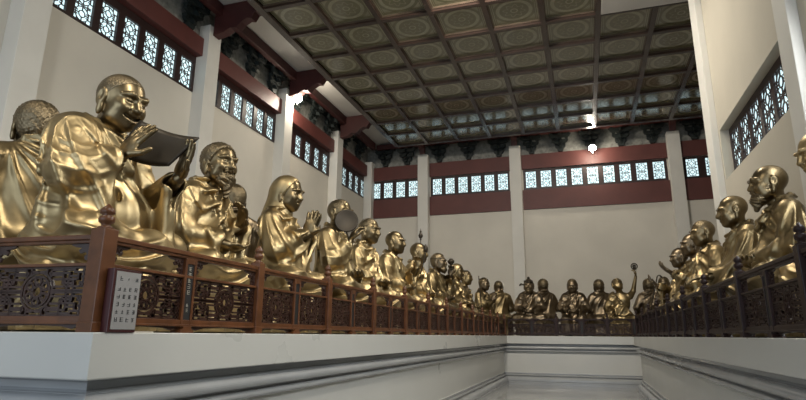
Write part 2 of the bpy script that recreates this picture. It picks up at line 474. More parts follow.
def pedestal(name, path, fill, z, label):
    """path: dado line, exposed side on the right hand of travel; fill: polygon for the top"""
    m = MB()
    n = len(path); P = [Vector(p) for p in path]
    nr = []
    for i in range(n - 1):
        d = (P[i+1] - P[i]).normalized(); nr.append(Vector((d.y, -d.x)))
    rows = []
    for i in range(n):
        if i == 0: mit = nr[0]
        elif i == n - 1: mit = nr[-1]
        else:
            s_ = nr[i-1] + nr[i]; mit = s_ / (1 + nr[i-1].dot(nr[i]))
        rows.append([(P[i].x + mit.x * o, P[i].y + mit.y * o, zz) for o, zz in PROF])
    k = len(PROF)
    vs = [v for r in rows for v in r]; fs = []; ms = []
    for i in range(n - 1):
        for j in range(k - 1):
            fs.append((i*k+j, i*k+j+1, (i+1)*k+j+1, (i+1)*k+j)); ms.append(1 if (1.04 < PROF[j+1][1] < 1.338 or PROF[j][1] < .384) else 0)
    m.add(vs, fs); m.m = ms
    for rect in fill: m.box(rect[0], rect[1])
    o = m.build(name, [M['marble'], M['moulding']], None, False)
    return o
o = pedestal('stone_pedestal', [(-8.2, 2.66), (-2.80, 2.66), (-2.80, 20.15), (7.0, 20.15)],
             [((-8.2, 2.96, 0.02), (-3.10, 25.8, 1.598)), ((-3.10, 20.45, 0.02), (7.0, 25.8, 1.598))], 1.6, '')
# path direction puts the exposed side outward
tag(o, 'long L shaped pale marble pedestal carrying the left and far statues', 'pedestal')
o = pedestal('stone_pedestal', [(2.94, 18.25), (1.47, 18.25), (1.47, 0.6)], [((1.77, 0.6, 0.02), (2.94, 17.95, 1.598))], 1.6, '')
tag(o, 'pale marble pedestal under the right hand railing', 'pedestal')

# ------------------------------------------------------------------ carved railings
RH = 0.58
def smooth_box_mesh(w, d, z0, z1, mat, name, bev=0.006):
    m = MB(); m.box((-w/2, -d/2, z0), (w/2, d/2, z1)); return m.mesh(name, mat, False, bev)
_post_cache = {}
def post_mesh(w, mat):
    k = (w, mat.name)
    if k not in _post_cache:
        m = MB(); m.box((-w/2, -w/2, 0), (w/2, w/2, 0.615)); m.box((-w/2-.006, -w/2-.006, 0.0), (w/2+.006, w/2+.006, 0.06))
        f = MB(); r = w * 0.42
        f.lathe([(r*1.05, 0), (r*1.1, .012), (r*.6, .02), (r*.62, .032), (r*1.0, .045), (r*1.08, .06), (r*.98, .078), (r*.55, .088),
                 (r*.95, .098), (r*.98, .115), (r*.7, .135), (r*.3, .150), (r*.12, .160)], 14, (0, 0, 0.612))
        _post_cache[k] = (m.mesh('post', mat, False, 0.006), f.mesh('finial', mat, True))
    return _post_cache[k]
_lat = {}
def rail_lattice(w, mat):
    k = (round(w, 2), mat.name)
    if k in _lat: return _lat[k]
    z0, z1 = 0.095, 0.385; h = z1 - z0; zc = (z0 + z1) / 2
    mb, bar, ring = lattice_mesh(w, h, 0.0130, 0.020, None, '')
    X = w / 2; Z = h / 2; R = h * 0.40
    # frame
    bar(-X + .006, -Z, X - .006, -Z, .014); bar(-X + .006, Z, X - .006, Z, .014); bar(-X + .006, -Z, -X + .006, Z, .014); bar(X - .006, -Z, X - .006, Z, .014)
    ring(0, 0, R, n=20); ring(0, 0, R*.80, n=18); ring(0, 0, R*.30, n=10)
    for i in range(6):
        a = pi/6 + i*pi/3; ring(R*.55*cos(a), R*.55*sin(a), R*.2, n=8)
    for s in (-1, 1):
        for q in (-1, 1):
            x1 = s*X; g = h/6
            bar(s*(R*.75), q*g*2.05, x1*.50, q*g*2.05); bar(x1*.50, q*g*1.0, x1*.50, q*g*2.9); bar(x1*.50, q*g*1.0, x1*.70, q*g*1.0)
            bar(s*R*.95, q*g*.6, x1*.97, q*g*.6); bar(s*R*1.0, q*g*1.5, x1*.80, q*g*1.5)
            bar(x1*.80, q*g*1.5, x1*.80, q*g*2.4); bar(s*R*.7, q*g*2.3, x1*.62, q*g*2.3)
            bar(x1*.62, q*g*2.3, x1*.62, q*g*.6); bar(x1*.90, q*g*.6, x1*.90, q*g*2.9)
            bar(s*R*.5, q*g*2.3, s*R*.5, q*g*2.95); bar(x1*.72, q*g*2.4, x1*.98, q*g*2.0)
            bar(s*R*.15, q*g*2.5, s*R*.5, q*g*2.5)
            bar(s*R*.95, q*g*.15, x1*.97, q*g*.15); bar(x1*.60, q*g*.15, x1*.60, q*g*.6); bar(x1*.88, q*g*1.8, x1*.98, q*g*1.8)
            bar(x1*.72, q*g*.1, x1*.72, q*g*1.0); bar(s*(R+ (X-R)*.33), q*g*.6, s*(R+(X-R)*.33), q*g*1.5)
            bar(x1*.62, q*g*1.9, x1*.80, q*g*1.9); bar(s*R*.8, q*g*1.9, s*R*.8, q*g*2.7); bar(s*R*.8, q*g*2.7, x1*.72, q*g*2.7)
            bar(x1*.85, q*g*1.1, x1*.99, q*g*1.1); bar(x1*.85, q*g*.6, x1*.85, q*g*1.1); ring(s*(R+(X-R)*.5), q*g*1.05, g*.42, n=8)
        bar(s*R, 0, s*X*.97, 0)
    for v in range(len(mb.v)):
        x, y, z = mb.v[v]; mb.v[v] = (x, y, z + zc)
    _lat[k] = mb.mesh('lattice_panel', mat)
    return _lat[k]
_scr = {}
def scroll_mesh(flip, mat, s=1.0):
    k = (flip, mat.name)
    if k in _scr: return _scr[k]
    m = MB(); f = -1 if flip else 1
    z1 = 0.528; z0 = 0.405
    # leafy spandrel: outline stepping down to the corner, with curls
    pts = [(0, z0), (0.018, z0), (0.022, 0.43), (0.045, 0.425), (0.055, 0.45), (0.035, 0.462), (0.05, 0.478), (0.085, 0.468), (0.10, 0.490), (0.075, 0.502), (0.12, 0.508), (0.155, 0.520), (0.15, z1), (0, z1)]
    m.prism([(f*a, z) for a, z in pts], 1, -0.007, 0.007)
    for cx, cz, r in ((0.035, 0.49, .022), (0.07, 0.497, .016), (0.025, 0.445, .013)):
        P = [(f*cx + f*r*cos(a)*(1 - a/14), -0.010, cz + r*sin(a)*(1 - a/14)) for a in [i*0.6 for i in range(14)]]
        m.tube(P, 0.004, 5)
    _scr[k] = m.mesh('scroll_bracket', mat)
    return _scr[k]
_mis = {}
def glyph(m, cx, cz, sz, y, rnd, mi=0, t=None):
    """a small block of brush strokes"""
    t = t or sz * 0.11
    for k in range(rnd.randint(2, 3)):
        z = cz + sz * (-.38 + .38 * k) + rnd.uniform(-.05, .05) * sz; w = sz * rnd.uniform(.28, .48)
        m.box((cx - w, y - .0015, z - t/2), (cx + w, y, z + t/2), mi)
    for k in range(rnd.randint(1, 2)):
        x = cx + rnd.choice((-.3, 0, .3)) * sz; h = sz * rnd.uniform(.3, .48)
        m.box((x - t/2, y - .0015, cz - h), (x + t/2, y, cz + h), mi)

def railing(label, p0, p1, verts, mat, latmat, plaques=(), pw=0.092, name='carved_railing'):
    """verts: list of (distance along, kind) kind 'P' post, 'S' stile, 'C' corner post, 'N' nothing"""
    P0 = Vector((*p0, 1.6)); d = (Vector((*p1, 1.6)) - P0); L = d.length; rz = math.atan2(d.y, d.x)
    root = empty(name, P0, rz); tag(root, label, 'railing')
    a0 = verts[0][0]; a1 = verts[-1][0]
    r = MB()
    r.box((a0, -0.034, 0.548), (a1, 0.034, 0.58)); r.box((a0, -0.024, 0.528), (a1, 0.024, 0.549))
    r.build('top_rail', mat, root, False, 0.006)
    r = MB(); r.box((a0, -0.026, 0.388), (a1, 0.026, 0.408)); r.build('middle_rail', mat, root, False, 0.004)
    r = MB(); r.box((a0, -0.026, 0.055), (a1, 0.026, 0.092)); r.box((a0, -0.034, 0.045), (a1, 0.034, 0.060)); r.build('bottom_rail', mat, root, False, 0.004)
    half = {'P': pw/2, 'S': 0.061, 'C': 0.056, 'N': 0.0}
    si = 0
    for x, k in verts:
        if k in 'PC':
            pm, fm = post_mesh(pw if k == 'P' else 0.108, mat)
            o = link('post', pm, root); o.location = (x, 0, 0)
            f = link('finial', fm, o)
        elif k == 'S':
            m = MB()
            for s in (-1, 1): m.box((x + s*.050 - .011, -0.030, 0.04), (x + s*.050 + .011, 0.030, 0.53))
            m.box((x - .045, -0.028, 0.49), (x + .045, .028, 0.53)); m.box((x - .045, -0.028, 0.04), (x + .045, .028, 0.09))
            st = m.build('stile', mat, root, False, 0.003)
            q = MB(); q.box((x - .0395, -0.022, 0.09), (x + .0395, .022, 0.49), 0)
            if si in plaques:
                rnd = random.Random(si)
                for kk in range(5): glyph(q, x, 0.455 - kk * .042, .034, -0.0225, rnd, 1)
                for kk in range(2): glyph(q, x, 0.195 - kk * .036, .028, -0.0225, rnd, 1)
            pl = q.build('plaque', [M['black'], M['goldink']], st)
            ft = MB(); ft.prism([(x-.075, 0), (x+.075, 0), (x+.065, .02), (x+.045, .03), (x+.045, .046), (x-.045, .046), (x-.045, .03), (x-.065, .02)], 1, -0.045, 0.045)
            ft.build('foot', mat, root, False, 0.003)
            si += 1
    for (xa, ka), (xb, kb) in zip(verts[:-1], verts[1:]):
        ea = xa + half[ka]; eb = xb - half[kb]; w = eb - ea
        if w < 0.15: continue
        o = link('lattice_panel', rail_lattice(w, latmat), root); o.location = ((ea + eb)/2, 0, 0)
        o = link('scroll_bracket', scroll_mesh(False, latmat), root); o.location = (ea, 0, 0)
        o = link('scroll_bracket', scroll_mesh(True, latmat), root); o.location = (eb, 0, 0)
        c = (ea + eb) / 2
        ap = MB(); ap.prism([(ea, .046), (ea + .10*w, .018), (ea + .2*w, .034), (c, .040), (eb - .2*w, .034), (eb - .10*w, .018), (eb, .046)], 1, -0.008, 0.008)
        ap.build('apron', latmat, root)
    return root

vl = [(0, 'C'), (0.78, 'S'), (1.70, 'P')]
y = 1.70
while y < 15.8:
    vl.append((y + 0.70, 'S')); y += 1.43; vl.append((y, 'P'))
vl.append((17.60, 'P'))
railing('long reddish brown carved railing along the left pedestal with finials and corner post', (-2.76, 2.60), (-2.76, 21), vl, M['wood'], M['lattice'], plaques=(0,))
railing('short carved railing turning left from the big corner post at photo left', (-2.76-.060, 2.60), (-7, 2.27),
        [(0.012, 'N'), (0.80, 'S'), (1.70, 'P'), (2.5, 'S'), (3.4, 'P')], M['wood'], M['lattice'])
vb = [(0.06, 'N')]
x = 0.06; i = 0
while x < 9.2:
    x += 0.83; vb.append((x, 'S' if i % 2 == 0 else 'P')); i += 1
railing('far dark carved railing crossing the end of the aisle on its pedestal', (-2.70, 20.20), (7, 20.20), vb, M['darkwood'], M['darkwood'], pw=0.09)
vr = []
yy = 18.1; vr.append((0.0, 'P')); k = 0
for k in range(9):
    vr.append((18.1 - 17.81 + 1.68 * k, 'P')) if k else vr.append((0.29, 'N'))
    vr.append((18.1 - 17.81 + 1.68 * k + 0.84, 'S'))
vr.append((0.29 + 1.68*9, 'P')); vr.append((0.29 + 1.68*9.5, 'S')); vr.append((0.29 + 1.68*10, 'P'))
vr = [v for v in vr if v[1] != 'N']
railing('dark polished carved railing rising along the right pedestal', (1.43, 18.1), (1.43, 0), vr, M['darkwood'], M['darkwood'])
# far end return of the right railing
railing('short dark railing closing the far end of the right pedestal', (1.485, 18.1), (3.1, 18.1), [(0.0, 'N'), (0.75, 'S'), (1.40, 'P')], M['darkwood'], M['darkwood'])

# sign beside the corner post
sg = empty('notice_board', (-2.66, 2.715, 1.6), 0)
tag(sg, 'small metal notice board in a dark red frame leaning by the corner post', 'sign')
sg.rotation_euler = (0, 0, radians(90)); sg.scale = (.92, 1, 1)
m = MB(); m.box((-0.115, -0.008, 0.0), (0.115, 0.035, 0.375)); m.box((-0.125, -0.012, 0), (-0.105, 0.04, 0.375)); m.build('frame', M['signframe'], sg, False, 0.003)
m = MB(); m.box((-0.100, -0.012, 0.018), (0.108, -0.008, 0.360)); m.build('plate', M['signface'], sg)
rnd = random.Random(8); pl_ = [o for o in sg.children if o.name.startswith('plate')][0]
for gx in (-.06, .0, .07):
    m = MB(); glyph(m, gx + .004, 0.318, .030 if gx else .016, -0.0125, rnd); m.build('character', M['ink'], pl_)
for c in range(4):
    for r_ in range(5):
        m = MB(); glyph(m, -.068 + c * .048, 0.255 - r_ * .045, .027, -0.0125, rnd); m.build('character', M['ink'], pl_)

# ------------------------------------------------------------------ sculpted statues (signed distance fields -> meshes)
def v3(*a): return np.array(a, dtype=np.float32)
class Field:
    def __init__(s, lo, hi, h):
        s.h = h; s.lo = np.array(lo, float); n = np.ceil((np.array(hi, float) - s.lo) / h).astype(int) + 1
        s.ax = [(s.lo[i] + h * np.arange(n[i])).astype(np.float32) for i in range(3)]
        s.F = np.full(tuple(n), 0.35, np.float32)
    def sl(s, lo, hi):
        r = []
        for i in range(3):
            a = int(np.searchsorted(s.ax[i], lo[i])); b_ = int(np.searchsorted(s.ax[i], hi[i]))
            if b_ <= a: return None
            r.append(slice(a, b_))
        return tuple(r)
    def pts(s, r):
        return s.ax[0][r[0]][:, None, None], s.ax[1][r[1]][None, :, None], s.ax[2][r[2]][None, None, :]
    def comb(s, r, d, k, op):
        A = s.F[r]
        if op == 'add':
            if k <= 0: s.F[r] = np.minimum(A, d)
            else:
                h = np.maximum(k - np.abs(A - d), 0) / k; s.F[r] = np.minimum(A, d) - h * h * k * 0.25
        else:
            d = -d
            if k <= 0: s.F[r] = np.maximum(A, d)
            else:
                h = np.maximum(k - np.abs(A - d), 0) / k; s.F[r] = np.maximum(A, d) + h * h * k * 0.25
    def ell(s, c, rad, R=None, k=0.05, op='add'):
        c = np.array(c, float); rad = np.array(rad, float); m = rad.max() + k + 3 * s.h
        r = s.sl(c - m, c + m)
        if r is None: return
        X, Y, Z = s.pts(r); X = X - np.float32(c[0]); Y = Y - np.float32(c[1]); Z = Z - np.float32(c[2])
        if R is not None:
            X, Y, Z = [np.float32(R[0][i]) * X + np.float32(R[1][i]) * Y + np.float32(R[2][i]) * Z for i in range(3)]
        a, b_, c_ = [np.float32(v) for v in rad]
        q0 = np.sqrt((X/a)**2 + (Y/b_)**2 + (Z/c_)**2); q1 = np.sqrt((X/(a*a))**2 + (Y/(b_*b_))**2 + (Z/(c_*c_))**2)
        s.comb(r, q0 * (q0 - 1) / np.maximum(q1, 1e-4), k, op)
    def cap(s, a, b_, ra, rb=None, k=0.05, op='add'):
        rb = ra if rb is None else rb
        a = np.array(a, float); b_ = np.array(b_, float); m = max(ra, rb) + k + 3 * s.h
        r = s.sl(np.minimum(a, b_) - m, np.maximum(a, b_) + m)
        if r is None: return
        X, Y, Z = s.pts(r); d = b_ - a; L2 = float(d @ d) + 1e-9
        X = X - np.float32(a[0]); Y = Y - np.float32(a[1]); Z = Z - np.float32(a[2])
        t = np.clip((X * np.float32(d[0]) + Y * np.float32(d[1]) + Z * np.float32(d[2])) / np.float32(L2), 0, 1)
        D = np.sqrt((X - t*np.float32(d[0]))**2 + (Y - t*np.float32(d[1]))**2 + (Z - t*np.float32(d[2]))**2) - (ra + (rb - ra) * t)
        s.comb(r, D.astype(np.float32), k, op)
    def poly(s, P, rad, k=0.02, op='add'):
        n = len(P) - 1
        for i in range(n):
            f = (lambda t: rad[0] + (rad[1] - rad[0]) * t) if isinstance(rad, tuple) else (lambda t: rad)
            s.cap(P[i], P[i+1], f(i/n), f((i+1)/n), k, op)
    def mesh(s, name, mat):
        F = s.F
        F[0] = F[-1] = 0.3; F[:, 0] = F[:, -1] = 0.3; F[:, :, 0] = F[:, :, -1] = 0.3
        g = vdb.FloatGrid(1.0); g.copyFromArray(F.astype(np.float32))
        res = g.convertToQuads(isovalue=0.0)
        P, Q = np.array(res[0]), np.array(res[1]).astype(np.int64)
        P = P * s.h + s.lo
        Q = Q[:, ::-1]
        me = bpy.data.meshes.new(name)
        me.vertices.add(len(P)); me.vertices.foreach_set('co', P.astype(np.float32).ravel())
        me.loops.add(len(Q) * 4); me.loops.foreach_set('vertex_index', Q.astype(np.int32).ravel())
        me.polygons.add(len(Q)); me.polygons.foreach_set('loop_start', np.arange(0, len(Q)*4, 4, dtype=np.int32))
        me.polygons.foreach_set('loop_total', np.full(len(Q), 4, np.int32))
        me.update(calc_edges=True); me.validate()
        bm = bmesh.new(); bm.from_mesh(me)
        if bm.calc_volume(signed=True) < 0: bmesh.ops.reverse_faces(bm, faces=bm.faces)
        bm.to_mesh(me); bm.free()
        me.polygons.foreach_set('use_smooth', np.ones(len(me.polygons), bool))
        me.materials.append(mat); me.update()
        return me

def rot(yaw, pitch, roll):
    """head turn about z, nod (positive = down) about x, tilt about y; in degrees"""
    y, p, r = radians(yaw), radians(pitch), radians(roll)
    Rz = np.array([[cos(y), -sin(y), 0], [sin(y), cos(y), 0], [0, 0, 1]])
    Rx = np.array([[1, 0, 0], [0, cos(p), -sin(p)], [0, sin(p), cos(p)]])
    Ry = np.array([[cos(r), 0, sin(r)], [0, 1, 0], [-sin(r), 0, cos(r)]])
    return Rz @ Rx @ Ry

def sstep(a, b_, x):
    t = np.clip((x - a) / (b_ - a), 0, 1); return t * t * (3 - 2 * t)

def head_sdf(g, hc, R, s=1.0, mouth='calm', neck=None, fine=True, brow=1.0, nose=1.0):
    T = lambda x, y, z: hc + R @ (np.array([x, y, z]) * s)
    E = lambda c, r, k=.04, op='add': g.ell(T(*c), np.array(r) * s, R, k * s, op)
    Cp = lambda a, b_, ra, rb=None, k=.02, op='add': g.cap(T(*a), T(*b_), ra * s, None if rb is None else rb * s, k * s, op)
    E((0, .035, .055), (.170, .200, .184)); E((0, -.055, -.075), (.142, .142, .170), .07)
    E((0, -.125, -.190), (.060, .055, .045), .05)
    for q in (-1, 1):
        E((q*.085, -.108, -.055), (.060, .062, .062), .04)
        E((q*.075, -.055, -.145), (.078, .085, .068), .05)
        # ears with long lobes
        E((q*.178, .030, -.015), (.024, .048, .080), .015); E((q*.174, .012, -.110), (.024, .028, .060), .015)
        E((q*.199, .018, .000), (.018, .026, .045), .012, 'sub')
        if fine:
            E((q*.067, -.195, .012), (.046, .045, .032), .025, 'sub')
            E((q*.066, -.150, .008), (.036, .026, .022), .012)
            Cp((q*.030, -.180, .004), (q*.100, -.158, .000), .0055, None, .006, 'sub')
            Cp((q*.022, -.180, .050), (q*.070, -.178, .062), .018*brow, .018*brow, .02)
            Cp((q*.070, -.178, .062), (q*.125, -.128, .045), .018*brow, .012, .02)
    Cp((0, -.172, .035), (0, -.210, -.055), .019, .030*nose, .026)
    if fine:
        for q in (-1, 1):
            E((q*.030*nose, -.190, -.060), (.020*nose, .022, .018), .012)
            Cp((q*.045, -.185, -.062), (q*.085, -.150, -.125), .007, .006, .012, 'sub')   # nasolabial fold
        if mouth == 'laugh':
            P = [(-.080, -.140, -.098), (-.040, -.178, -.120), (0, -.190, -.128), (.040, -.178, -.120), (.080, -.140, -.098)]
            g.poly([T(*p) for p in P], .020 * s, .008 * s, 'sub')
            g.poly([T(p[0], p[1] - .004, p[2] + .024) for p in P], .012 * s, .008 * s)
            g.poly([T(p[0] * .85, p[1] + .004, p[2] - .030) for p in P], .015 * s, .010 * s)
            for q in (-1, 1): E((q*.088, -.128, -.060), (.042, .045, .036), .02)
        else:
            P = [(-.052, -.158, -.112), (-.025, -.182, -.118), (0, -.188, -.116), (.025, -.182, -.118), (.052, -.158, -.112)]
            g.poly([T(p[0], p[1], p[2] + .012) for p in P], .012 * s, .010 * s)
            g.poly([T(p[0] * .8, p[1], p[2] - .016) for p in P], .014 * s, .012 * s)
            g.poly([T(p[0], p[1] - .010, p[2] - .001) for p in P], .0055 * s, .005 * s, 'sub')
    else:
        for q in (-1, 1): E((q*.066, -.190, .012), (.040, .035, .026), .02, 'sub')
        Cp((-.125, -.130, .052), (.125, -.130, .052), .014, .014, .03); Cp((-.06, -.165, .058), (.06, -.165, .058), .02, .02, .03)
        Cp((-.045, -.182, -.116), (.045, -.182, -.116), .010, .010, .01, 'sub')
    if neck is not None:
        g.cap(T(0, .045, -.10), neck, .100 * s, .118, .05)

def hand_sdf(g, w, d, n, s=1.0, curl=0.35, mirror=1, k=.010, spread=.16):
    """w wrist, d pointing direction, n palm normal (out of the palm)"""
    d = np.array(d, float); d /= np.linalg.norm(d); n = np.array(n, float); n -= d * (n @ d); n /= np.linalg.norm(n)
    u = np.cross(d, n) * mirror          # towards the thumb side
    R = np.stack([u, d, n], axis=1); w = np.array(w, float)
    pc = w + d * .085 * s
    g.ell(pc, (.078 * s, .095 * s, .034 * s), R, .02)
    for i, (o, L) in enumerate(((.055, .135), (.020, .155), (-.016, .145), (-.050, .115))):
        b0 = pc + u * o * s + d * .065 * s
        dirn = d + u * (o * spread / .05); dirn /= np.linalg.norm(dirn)
        c1 = curl * 0.7; c2 = curl * 1.6; c3 = curl * 2.4
        p1 = b0 + (dirn * cos(c1) + n * sin(c1)) * L * .42 * s
        p2 = p1 + (dirn * cos(c2) + n * sin(c2)) * L * .33 * s
        p3 = p2 + (dirn * cos(c3) + n * sin(c3)) * L * .25 * s
        g.cap(b0, p1, .0200 * s, .0180 * s, k); g.cap(p1, p2, .0180 * s, .0160 * s, k * .6); g.cap(p2, p3, .0160 * s, .0135 * s, k * .6)
    t0 = w + d * .045 * s + u * .055 * s; t1 = t0 + (u * .7 + d * .6 + n * .35) * .075 * s; t2 = t1 + (u * .25 + d * .9 + n * .4) * .065 * s
    g.cap(t0, t1, .027 * s, .021 * s, .015); g.cap(t1, t2, .021 * s, .016 * s, k)

REST = {'R': ((-.50, .00, 1.10), (-.14, -.40, .98), (1, -.25, -.1), (0, .3, 1)),
        'L': ((.50, .00, 1.10), (.14, -.42, .94), (-1, -.25, -.1), (0, .3, 1))}
def statue(label, px, az, s=1.0, h=0.02, head=(0, 8, 0), hoff=(0, 0, 0), arms=None, legs='cross', hair=None, beard=None,
           mouth='calm', robe='gold', skin='goldskin', bare=None, fat=1.0, seed=0, fold=1.0, vneck=1.0, cover=None,
           handcurl=.35, props=None, cat='statue', name='arhat_statue', lean=0.0, brow=1.0, nose=1.0, shoulder=1.0, group=None, hs=1.05):
    A = dict(REST); 
    if arms: A.update(arms)
    root = empty(name, px, radians(az + 90)); root.scale = (s, s, s); tag(root, label, cat, group)
    hc = np.array([0, -.085, 2.00]) + np.array(hoff); R = rot(*head)
    neckb = np.array([0, .01, 1.69]) + np.array(hoff) * .35
    sh = {'R': np.array([-.32, .03, 1.54]), 'L': np.array([.32, .03, 1.54])}
    # ---- body
    pts = [hc + [.25, .3, .3], hc - [.25, .3, .3], [-.42, .3, 1.0], [.42, -.4, 1.0]]
    for q in 'RL':
        w_ = np.array(A[q][1]); d_ = np.array(A[q][2], float); d_ /= np.linalg.norm(d_)
        pts += [w_ - .12, w_ + .12, w_ + d_ * .30 + .08, w_ + d_ * .30 - .08]
    if bare: pts += [np.array(A[bare][0]) - .15, np.array(A[bare][0]) + .15]
    if legs == 'pendant': pts += [np.array([-.4, -.95, 0.0]), np.array([.4, -.6, .2])]
    lo = np.min(pts, 0) - .03; hi = np.max(pts, 0) + .03
    g = Field(lo, hi, h)
    fine = h < 0.021
    g.ell((0, .01, 1.30), (.32 * fat, .205 * fat, .42), None, .05)
    g.cap((-.20, .02, 1.54), (.20, .02, 1.54), .125, .125, .08)
    if vneck > 0:
        for q in (-1, 1): g.ell((q * .11, -.10, 1.40), (.12, .08, .10), None, .07)
    head_sdf(g, hc, R, hs, mouth, neckb, fine, brow, nose)
    for q in 'RL':
        e, w_, d_, n_ = [np.array(t, float) for t in A[q]]
        if bare == q:
            g.cap(sh[q], e, .135, .095, .06); g.cap(e, w_, .095, .055, .03)
        else:
            g.cap(e + (w_ - e) * .45, w_, .07, .055, .03)
        hand_sdf(g, w_, d_, n_, 1.20, handcurl, -1 if q == 'R' else 1)
    if legs == 'pendant':
        for q in (-1, 1):
            g.cap((q * .27, -.60, .45), (q * .27, -.62, .12), .085, .07, .03)
            g.ell((q * .28, -.74, .055), (.075, .17, .055), None, .03)
    if seed % 3 == 0 and fine:   # fine wrinkles across the brow
        for zz in (.098, .122): 
            g.poly([hc + R @ np.array(p) for p in ((-.09, -.115, zz), (-.03, -.142, zz + .005), (.03, -.142, zz + .005), (.09, -.115, zz))], .0045, .005, 'sub')
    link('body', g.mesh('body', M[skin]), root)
    # ---- robe
    lo = [-.98, -.95, 0.0]; hi = [.98, .62, 1.85]
    for q in 'RL':
        w_ = np.array(A[q][1]); 
        for i in range(3): lo[i] = min(lo[i], w_[i] - .25); hi[i] = max(hi[i], w_[i] + .25)
    lo[2] = -0.02
    hr = max(h, .0115)
    g = Field(lo, hi, hr)
    g.ell((0, .03, 1.30), (.37 * fat, .26 * fat, .42), None, .06)
    g.cap((-.23, .03, 1.55), (.23, .03, 1.55), .155 * shoulder, .155 * shoulder, .08)
    nb = neckb
    for q in (-1, 1): g.cap((nb[0]+q*.05, nb[1] + .07, nb[2] + .05), (q * .27, .03, 1.60), .095, .125, .07)
    g.ell((0, -.03 - .05 * (fat - 1), .92), (.43 * fat, .35 * fat, .38), None, .10)
    g.ell((0, .02, .66), (.52, .44, .28), None, .10)
    for q in 'RL':
        e, w_, d_, n_ = [np.array(t, float) for t in A[q]]
        if bare == q: continue
        g.cap(sh[q], e, .165 * shoulder, .155, .07)
        m_ = e + (w_ - e) * .80
        g.cap(e, m_, .150, .105, .07)
        # hanging sleeve
        drop = np.array([0, .04, -1.0]); L = .46 if m_[2] > 1.05 else max(.10, m_[2] - .62)
        for t_, r_, l_ in ((.35, .10, .75), (.60, .085, .95), (.80, .07, 1.0)):
            p = e + (w_ - e) * t_; g.cap(p, p + drop * L * l_, r_, r_ * .75, .07)
        # cuff opening
        dd = (w_ - e) / np.linalg.norm(w_ - e)
        g.cap(m_ - dd * .02, m_ + dd * .2, .078, .10, .015, 'sub')
        g.cap(m_ + dd * .04 + drop * .03, m_ + dd * .10 + drop * L * .8, .045, .03, .02, 'sub')
    if legs == 'cross':
        for q in (-1, 1):
            g.cap((q*.20, -.02, .72), (q*.53, -.38, .70), .22, .175, .10)
            g.cap((q*.53, -.38, .69), (-q*.06, -.58, .64), .165, .13, .08)
        g.ell((0, -.16, .42), (.62, .50, .28), None, .10)
        g.ell((0, -.10, .10), (.56, .46, .42), None, .08)
    else:
        for q in (-1, 1):
            g.cap((q*.20, -.02, .64), (q*.30, -.55, .62), .23, .18, .10)
            g.cap((q*.30, -.55, .60), (q*.29, -.58, .16), .17, .155, .09)
        g.ell((0, -.05, .30), (.60, .48, .42), None, .10)
    # neckline opening
    if vneck > 0:
        g.cap((nb[0], nb[1] - .28, nb[2] + .12), (0, -.36, 1.72 - .55 * vneck), .150, .03, .015, 'sub')
        g.cap((nb[0], nb[1] - .10, nb[2] + .14), (nb[0], nb[1] - .30, nb[2] + .08), .135, .15, .015, 'sub')
    g.cap((hc[0], hc[1] + .03, hc[2] - .05), (nb[0], nb[1] + .01, nb[2] + .02), .165, .120, .015, 'sub')
    # rolled collar
    if vneck > 0:
        for q in (-1, 1):
            g.poly([(nb[0], nb[1] + .17, nb[2] + .13), (nb[0] + q*.13, nb[1] + .10, nb[2] + .12), (nb[0] + q*.17, nb[1] - .03, nb[2] + .05), (nb[0]*.6 + q*.145, nb[1] - .15, nb[2] - .06), (q*.085, -.22, 1.70 - .30 * vneck), (q*.01, -.265, 1.70 - .48 * vneck)], .036, .03)
    # folds
    r = tuple(slice(0, n) for n in g.F.shape); X, Y, Z = g.pts(r)
    sd = seed * 1.7
    side = 1 if seed % 2 else -1
    warp = 1.1 * np.sin(3.3 * X + 2.1 * Z + sd) + 0.9 * np.sin(4.1 * Y - 3.0 * Z + sd * 1.3) + .7 * np.sin(6.3 * X * side - 3.7 * Y + sd)
    sg = np.where(X > 0, 1.0, -1.0).astype(np.float32)
    kf = 1.0 if fine else .8
    xa = side * .30
    rg = lambda ph: (0.5 + 0.5 * np.sin(ph)) ** 3.0
    # long folds radiating down and across from one shoulder
    r1 = np.sqrt((X - xa)**2 + (Z - 1.80)**2)
    t1 = np.arctan2((X - xa) * 1.0, 1.80 - Z)
    f1 = rg(t1 * 21 * kf + warp * .45 + 3 * r1) * sstep(.10, .35, r1)
    # sleeves: folds fan out below each shoulder, then hang
    r2 = np.sqrt((Y - .05)**2 + (Z - 1.78)**2)
    t2 = np.arctan2(Y - .10, 1.85 - Z) + .35 * X * sg
    f2 = rg(t2 * 23 * kf + warp * .55 + 2.5 * sg) * sstep(.12, .40, r2)
    f2b = rg(2*pi/.12 * np.sqrt((X - sg * .50)**2 + (Y + .15)**2 + (Z - 1.55)**2) + warp * .5) * .7
    m2 = sstep(-.2, .5, np.sin(2.3 * Y + 3.0 * Z + sd * 3))
    f2 = f2 * (1 - m2 * .3) + f2b * m2 * .35
    # lap: hanging loops between the knees, below that upright hem folds
    d3 = np.sqrt((X - sg * .34)**2 + (Y + .35)**2 + (Z - 1.25)**2)
    f3 = rg(2*pi/.125 * kf * d3 + warp * .6)
    ang = np.arctan2(Y + .1, X); f4 = rg(ang * 16 + warp * .8)
    w2 = sstep(.22, .36, np.abs(X)) * sstep(.66, .84, Z); w3 = (1 - sstep(.60, .80, Z)); w1 = np.clip(1 - w2 - w3, 0, 1)
    w4 = 1 - sstep(.38, .56, Z)
    val = w1 * f1 + w2 * f2 + w3 * (1 - w4) * f3 + w3 * w4 * f4
    amp = .5 + .5 * np.sin(1.9 * X + 2.1 * Z - 1.8 * Y + sd * 2)
    am = (.026 + .030 * amp) * fold
